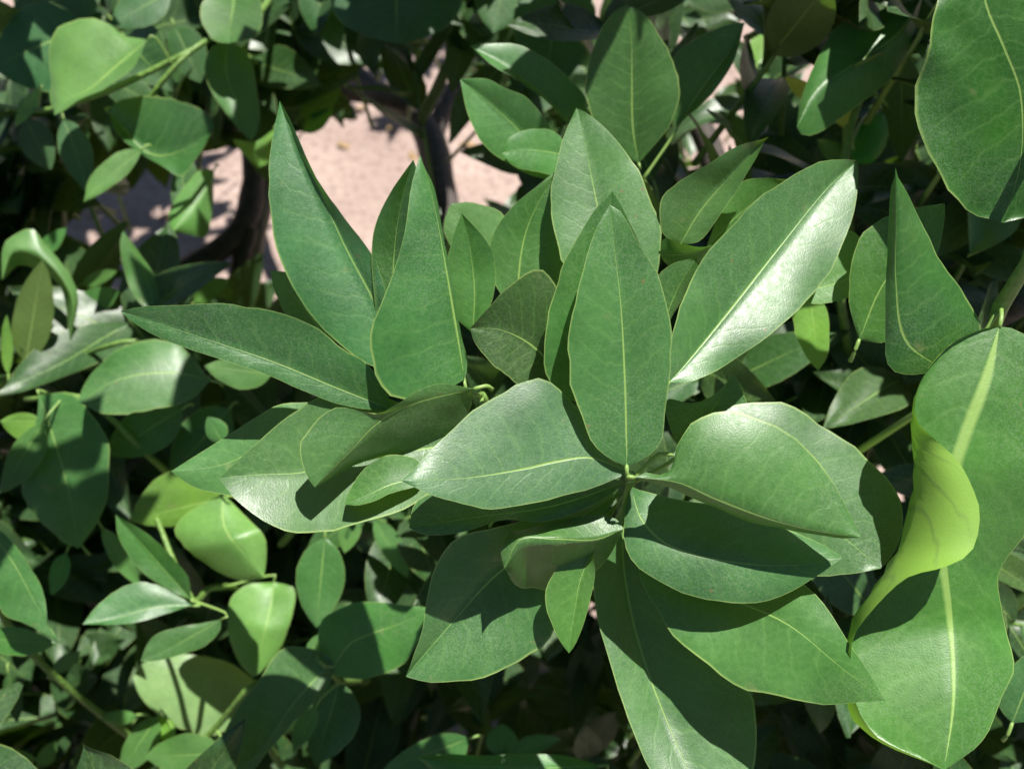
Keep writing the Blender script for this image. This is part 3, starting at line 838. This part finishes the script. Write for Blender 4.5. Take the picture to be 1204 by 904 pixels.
okin = lambda x, y, d: not in_gap(x, y) and not (x < 660 and y < 340 and d < .66) and not (x < 480 and y > 380 and d < .70)
fill(120, .56, .72, (-60, -40, 1264, 964), okin)
fill(170, .72, .98, (-60, -40, 1264, 964), okin)
fill(26, .44, .55, (560, 380, 1264, 800), okin)
fill(16, .44, .55, (700, -40, 1264, 300), okin)
fill(12, .66, .85, (-60, 40, 50, 300), okin)
fill(10, .68, .85, (120, -60, 350, 140), okin)
fill(14, .68, .95, (330, -60, 620, 40), okin)
fill(90, .70, .98, (-60, 350, 520, 964), okin)
# unseen shoots added beyond the top edge to shade the depth of the crown
for _ in range(70):
    lx, ly, lz = fr.uniform(-.10, .50), fr.uniform(.33, .44), fr.uniform(-.46, -.285)
    spots.append((602 + lx / -lz * FPX, 452 - ly / -lz * FPX, -lz, False))
# crown outside the view
fill(60, .36, .8, (1290, -300, 1900, 1300), lambda x, y, d: True)
fill(60, .40, .8, (-700, 100, -90, 1300), lambda x, y, d: True)
fill(60, .36, .7, (-300, 1000, 1500, 1600), lambda x, y, d: True)
spots.sort(key=lambda s: (not s[3], s[2]))
for (x, y, d, inside) in spots:
    p = W(x, y, d)
    ax = (Vector((fr.gauss(0, .5), fr.gauss(-.25, .5), 1.0))).normalized()
    q0 = ax.to_track_quat('Z', 'Y')
    n = fr.randint(6, 9)
    stem_top = p
    stem_bot = p - ax * fr.uniform(.08, .14) + Vector((0, 0, -.03))
    mats = []
    for k in range(n):
        az = k * 2.4 + fr.uniform(-.4, .4)
        el = math.radians(fr.uniform(5, 60))
        dirl = q0 @ Vector((math.cos(az) * math.cos(el), math.sin(az) * math.cos(el), math.sin(el)))
        nl = (ax - dirl * ax.dot(dirl)).normalized()
        xl = dirl.cross(nl)
        L = fr.uniform(.045, .08) if x > 480 else fr.uniform(.065, .105)
        b0 = stem_top.lerp(stem_bot, (n - 1 - k) / n * .5)
        mt = Matrix(((xl.x, dirl.x, nl.x, 0), (xl.y, dirl.y, nl.y, 0), (xl.z, dirl.z, nl.z, 0), (0, 0, 0, 1)))
        mats.append((Matrix.Translation(b0) @ mt @ Matrix.Diagonal((L, L, L, 1)), fr.randrange(10)))
    if inside and HAND + nobj + n <= 296:
        tv, tf = tube([loc(stem_bot), loc(stem_bot.lerp(stem_top, .5) + Vector((fr.uniform(-.004, .004), 0, 0))), loc(stem_top)], [.0022, .0018, .0012], 6)
        st = mesh_obj("leafy_shoot", tv, tf, TWIG, tree)
        for mw, vi in mats:
            o = bpy.data.objects.new("leaf", VMESH[vi])
            COL.objects.link(o)
            o.parent = st
            o.matrix_local = TI @ mw
            g = fr.uniform(.35, .80)  # tint darkened to imitate deep shade
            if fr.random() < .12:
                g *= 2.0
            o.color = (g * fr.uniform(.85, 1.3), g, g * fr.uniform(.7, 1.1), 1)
            nobj += 1
    else:
        tv, tf = tube([loc(stem_bot), loc(stem_top)], [.0022, .0012], 5)
        nb = len(stuff_v)
        stuff_v += [tuple(v) for v in tv]; stuff_f += [tuple(i + nb for i in f) for f in tf]; stuff_u += [(.3, .503)] * len(tv)
        for mw, vi in mats:
            v, f, u = VAR[vi]
            M4 = np.array(TI @ mw)
            nv_ = v @ M4[:3, :3].T + M4[:3, 3]
            nb = len(stuff_v)
            stuff_v += [tuple(r) for r in nv_]
            stuff_f += [tuple(i + nb for i in q) for q in f]
            stuff_u += u
fo = mesh_obj("foliage", stuff_v, stuff_f, LEAF, tree, stuff_u, (.50, .50, .50))  # dark tint imitates deep shade; mesh includes the added shading shoots
fo["kind"] = "stuff"

# ------------------------------------------------------------------ ground
def gz(x, y):
    return 0.02 * noise.noise(Vector((x * 2, y * 2, 0))) + 0.012 * noise.noise(Vector((x * 9, y * 9, 3)))

def ground():
    n = 120
    xs = np.concatenate([[-60, -20, -8], np.linspace(-3, 3, n), [8, 20, 60]])
    ys = np.concatenate([[-60, -20, -6], np.linspace(-1.5, 4.5, n), [10, 25, 80]])
    vs = []
    for y in ys:
        for x in xs:
            z = 0.02 * noise.noise(Vector((x * 2, y * 2, 0))) + 0.012 * noise.noise(Vector((x * 9, y * 9, 3))) if abs(x) < 4 and -2 < y < 5 else 0
            vs.append((x, y, z))
    c = len(xs)
    fs = [(j * c + i, j * c + i + 1, (j + 1) * c + i + 1, (j + 1) * c + i) for j in range(len(ys) - 1) for i in range(c - 1)]
    o = mesh_obj("ground", vs, fs, SOIL)
    o["kind"] = "structure"
    o["label"] = "dry pinkish bare soil under the tree"
ground()

# clods and grit
gr = random.Random(4)
cv, cf = [], []
for k in range(1800):
    x, y = gr.uniform(-1.6, 1.2), gr.uniform(.3, 3.2)
    r = gr.choice((.003, .004, .006, .009))
    nb = len(cv)
    ring = 5
    z0 = gz(x, y) - .002
    cv.append((x, y, z0 + r * .8))
    for i in range(ring):
        a = 2 * math.pi * i / ring + gr.random()
        q = r * gr.uniform(.7, 1.3)
        cv.append((x + q * math.cos(a), y + q * math.sin(a), z0 - .001))
    for i in range(ring):
        cf.append((nb, nb + 1 + i, nb + 1 + (i + 1) % ring))
co = mesh_obj("soil_clods", cv, cf, STONE)
co["kind"] = "stuff"
co["label"] = "small pale clods and grit scattered on the soil"

def ground_at(px, py):
    o = Vector(cam.location); q = W(px, py, 1.0) - o
    s = (0.012 - o.z) / q.z
    return o + q * s
dv, df, du = generic_leaf(3, 9, 3)
base_me = None
for k, (px, py) in enumerate([(462, 150), (395, 165), (540, 165), (505, 215), (480, 175), (430, 120), (100, 250), (150, 262), (185, 255), (120, 240), (210, 270), (225, 300), (60, 240)]):
    g = ground_at(px, py)
    if base_me is None:
        o = mesh_obj("fallen_leaf", dv, df, DRY, None, du); base_me = o.data
    else:
        o = bpy.data.objects.new("fallen_leaf", base_me); COL.objects.link(o)
    s = gr.uniform(.03, .045)
    o.location = (g.x, g.y, gz(g.x, g.y) + .006)
    o.rotation_euler = (gr.uniform(-.3, .3), gr.uniform(-.3, .3), gr.uniform(0, 6.28))
    o.scale = (s, s, s)
    o["label"] = "dry tan fallen leaf lying on the bare soil"
    o["category"] = "fallen leaf"
    o["group"] = "fallen leaves on the soil"
print("hand leaves", HAND, "filler leaves", nobj, "stuff faces", len(stuff_f))
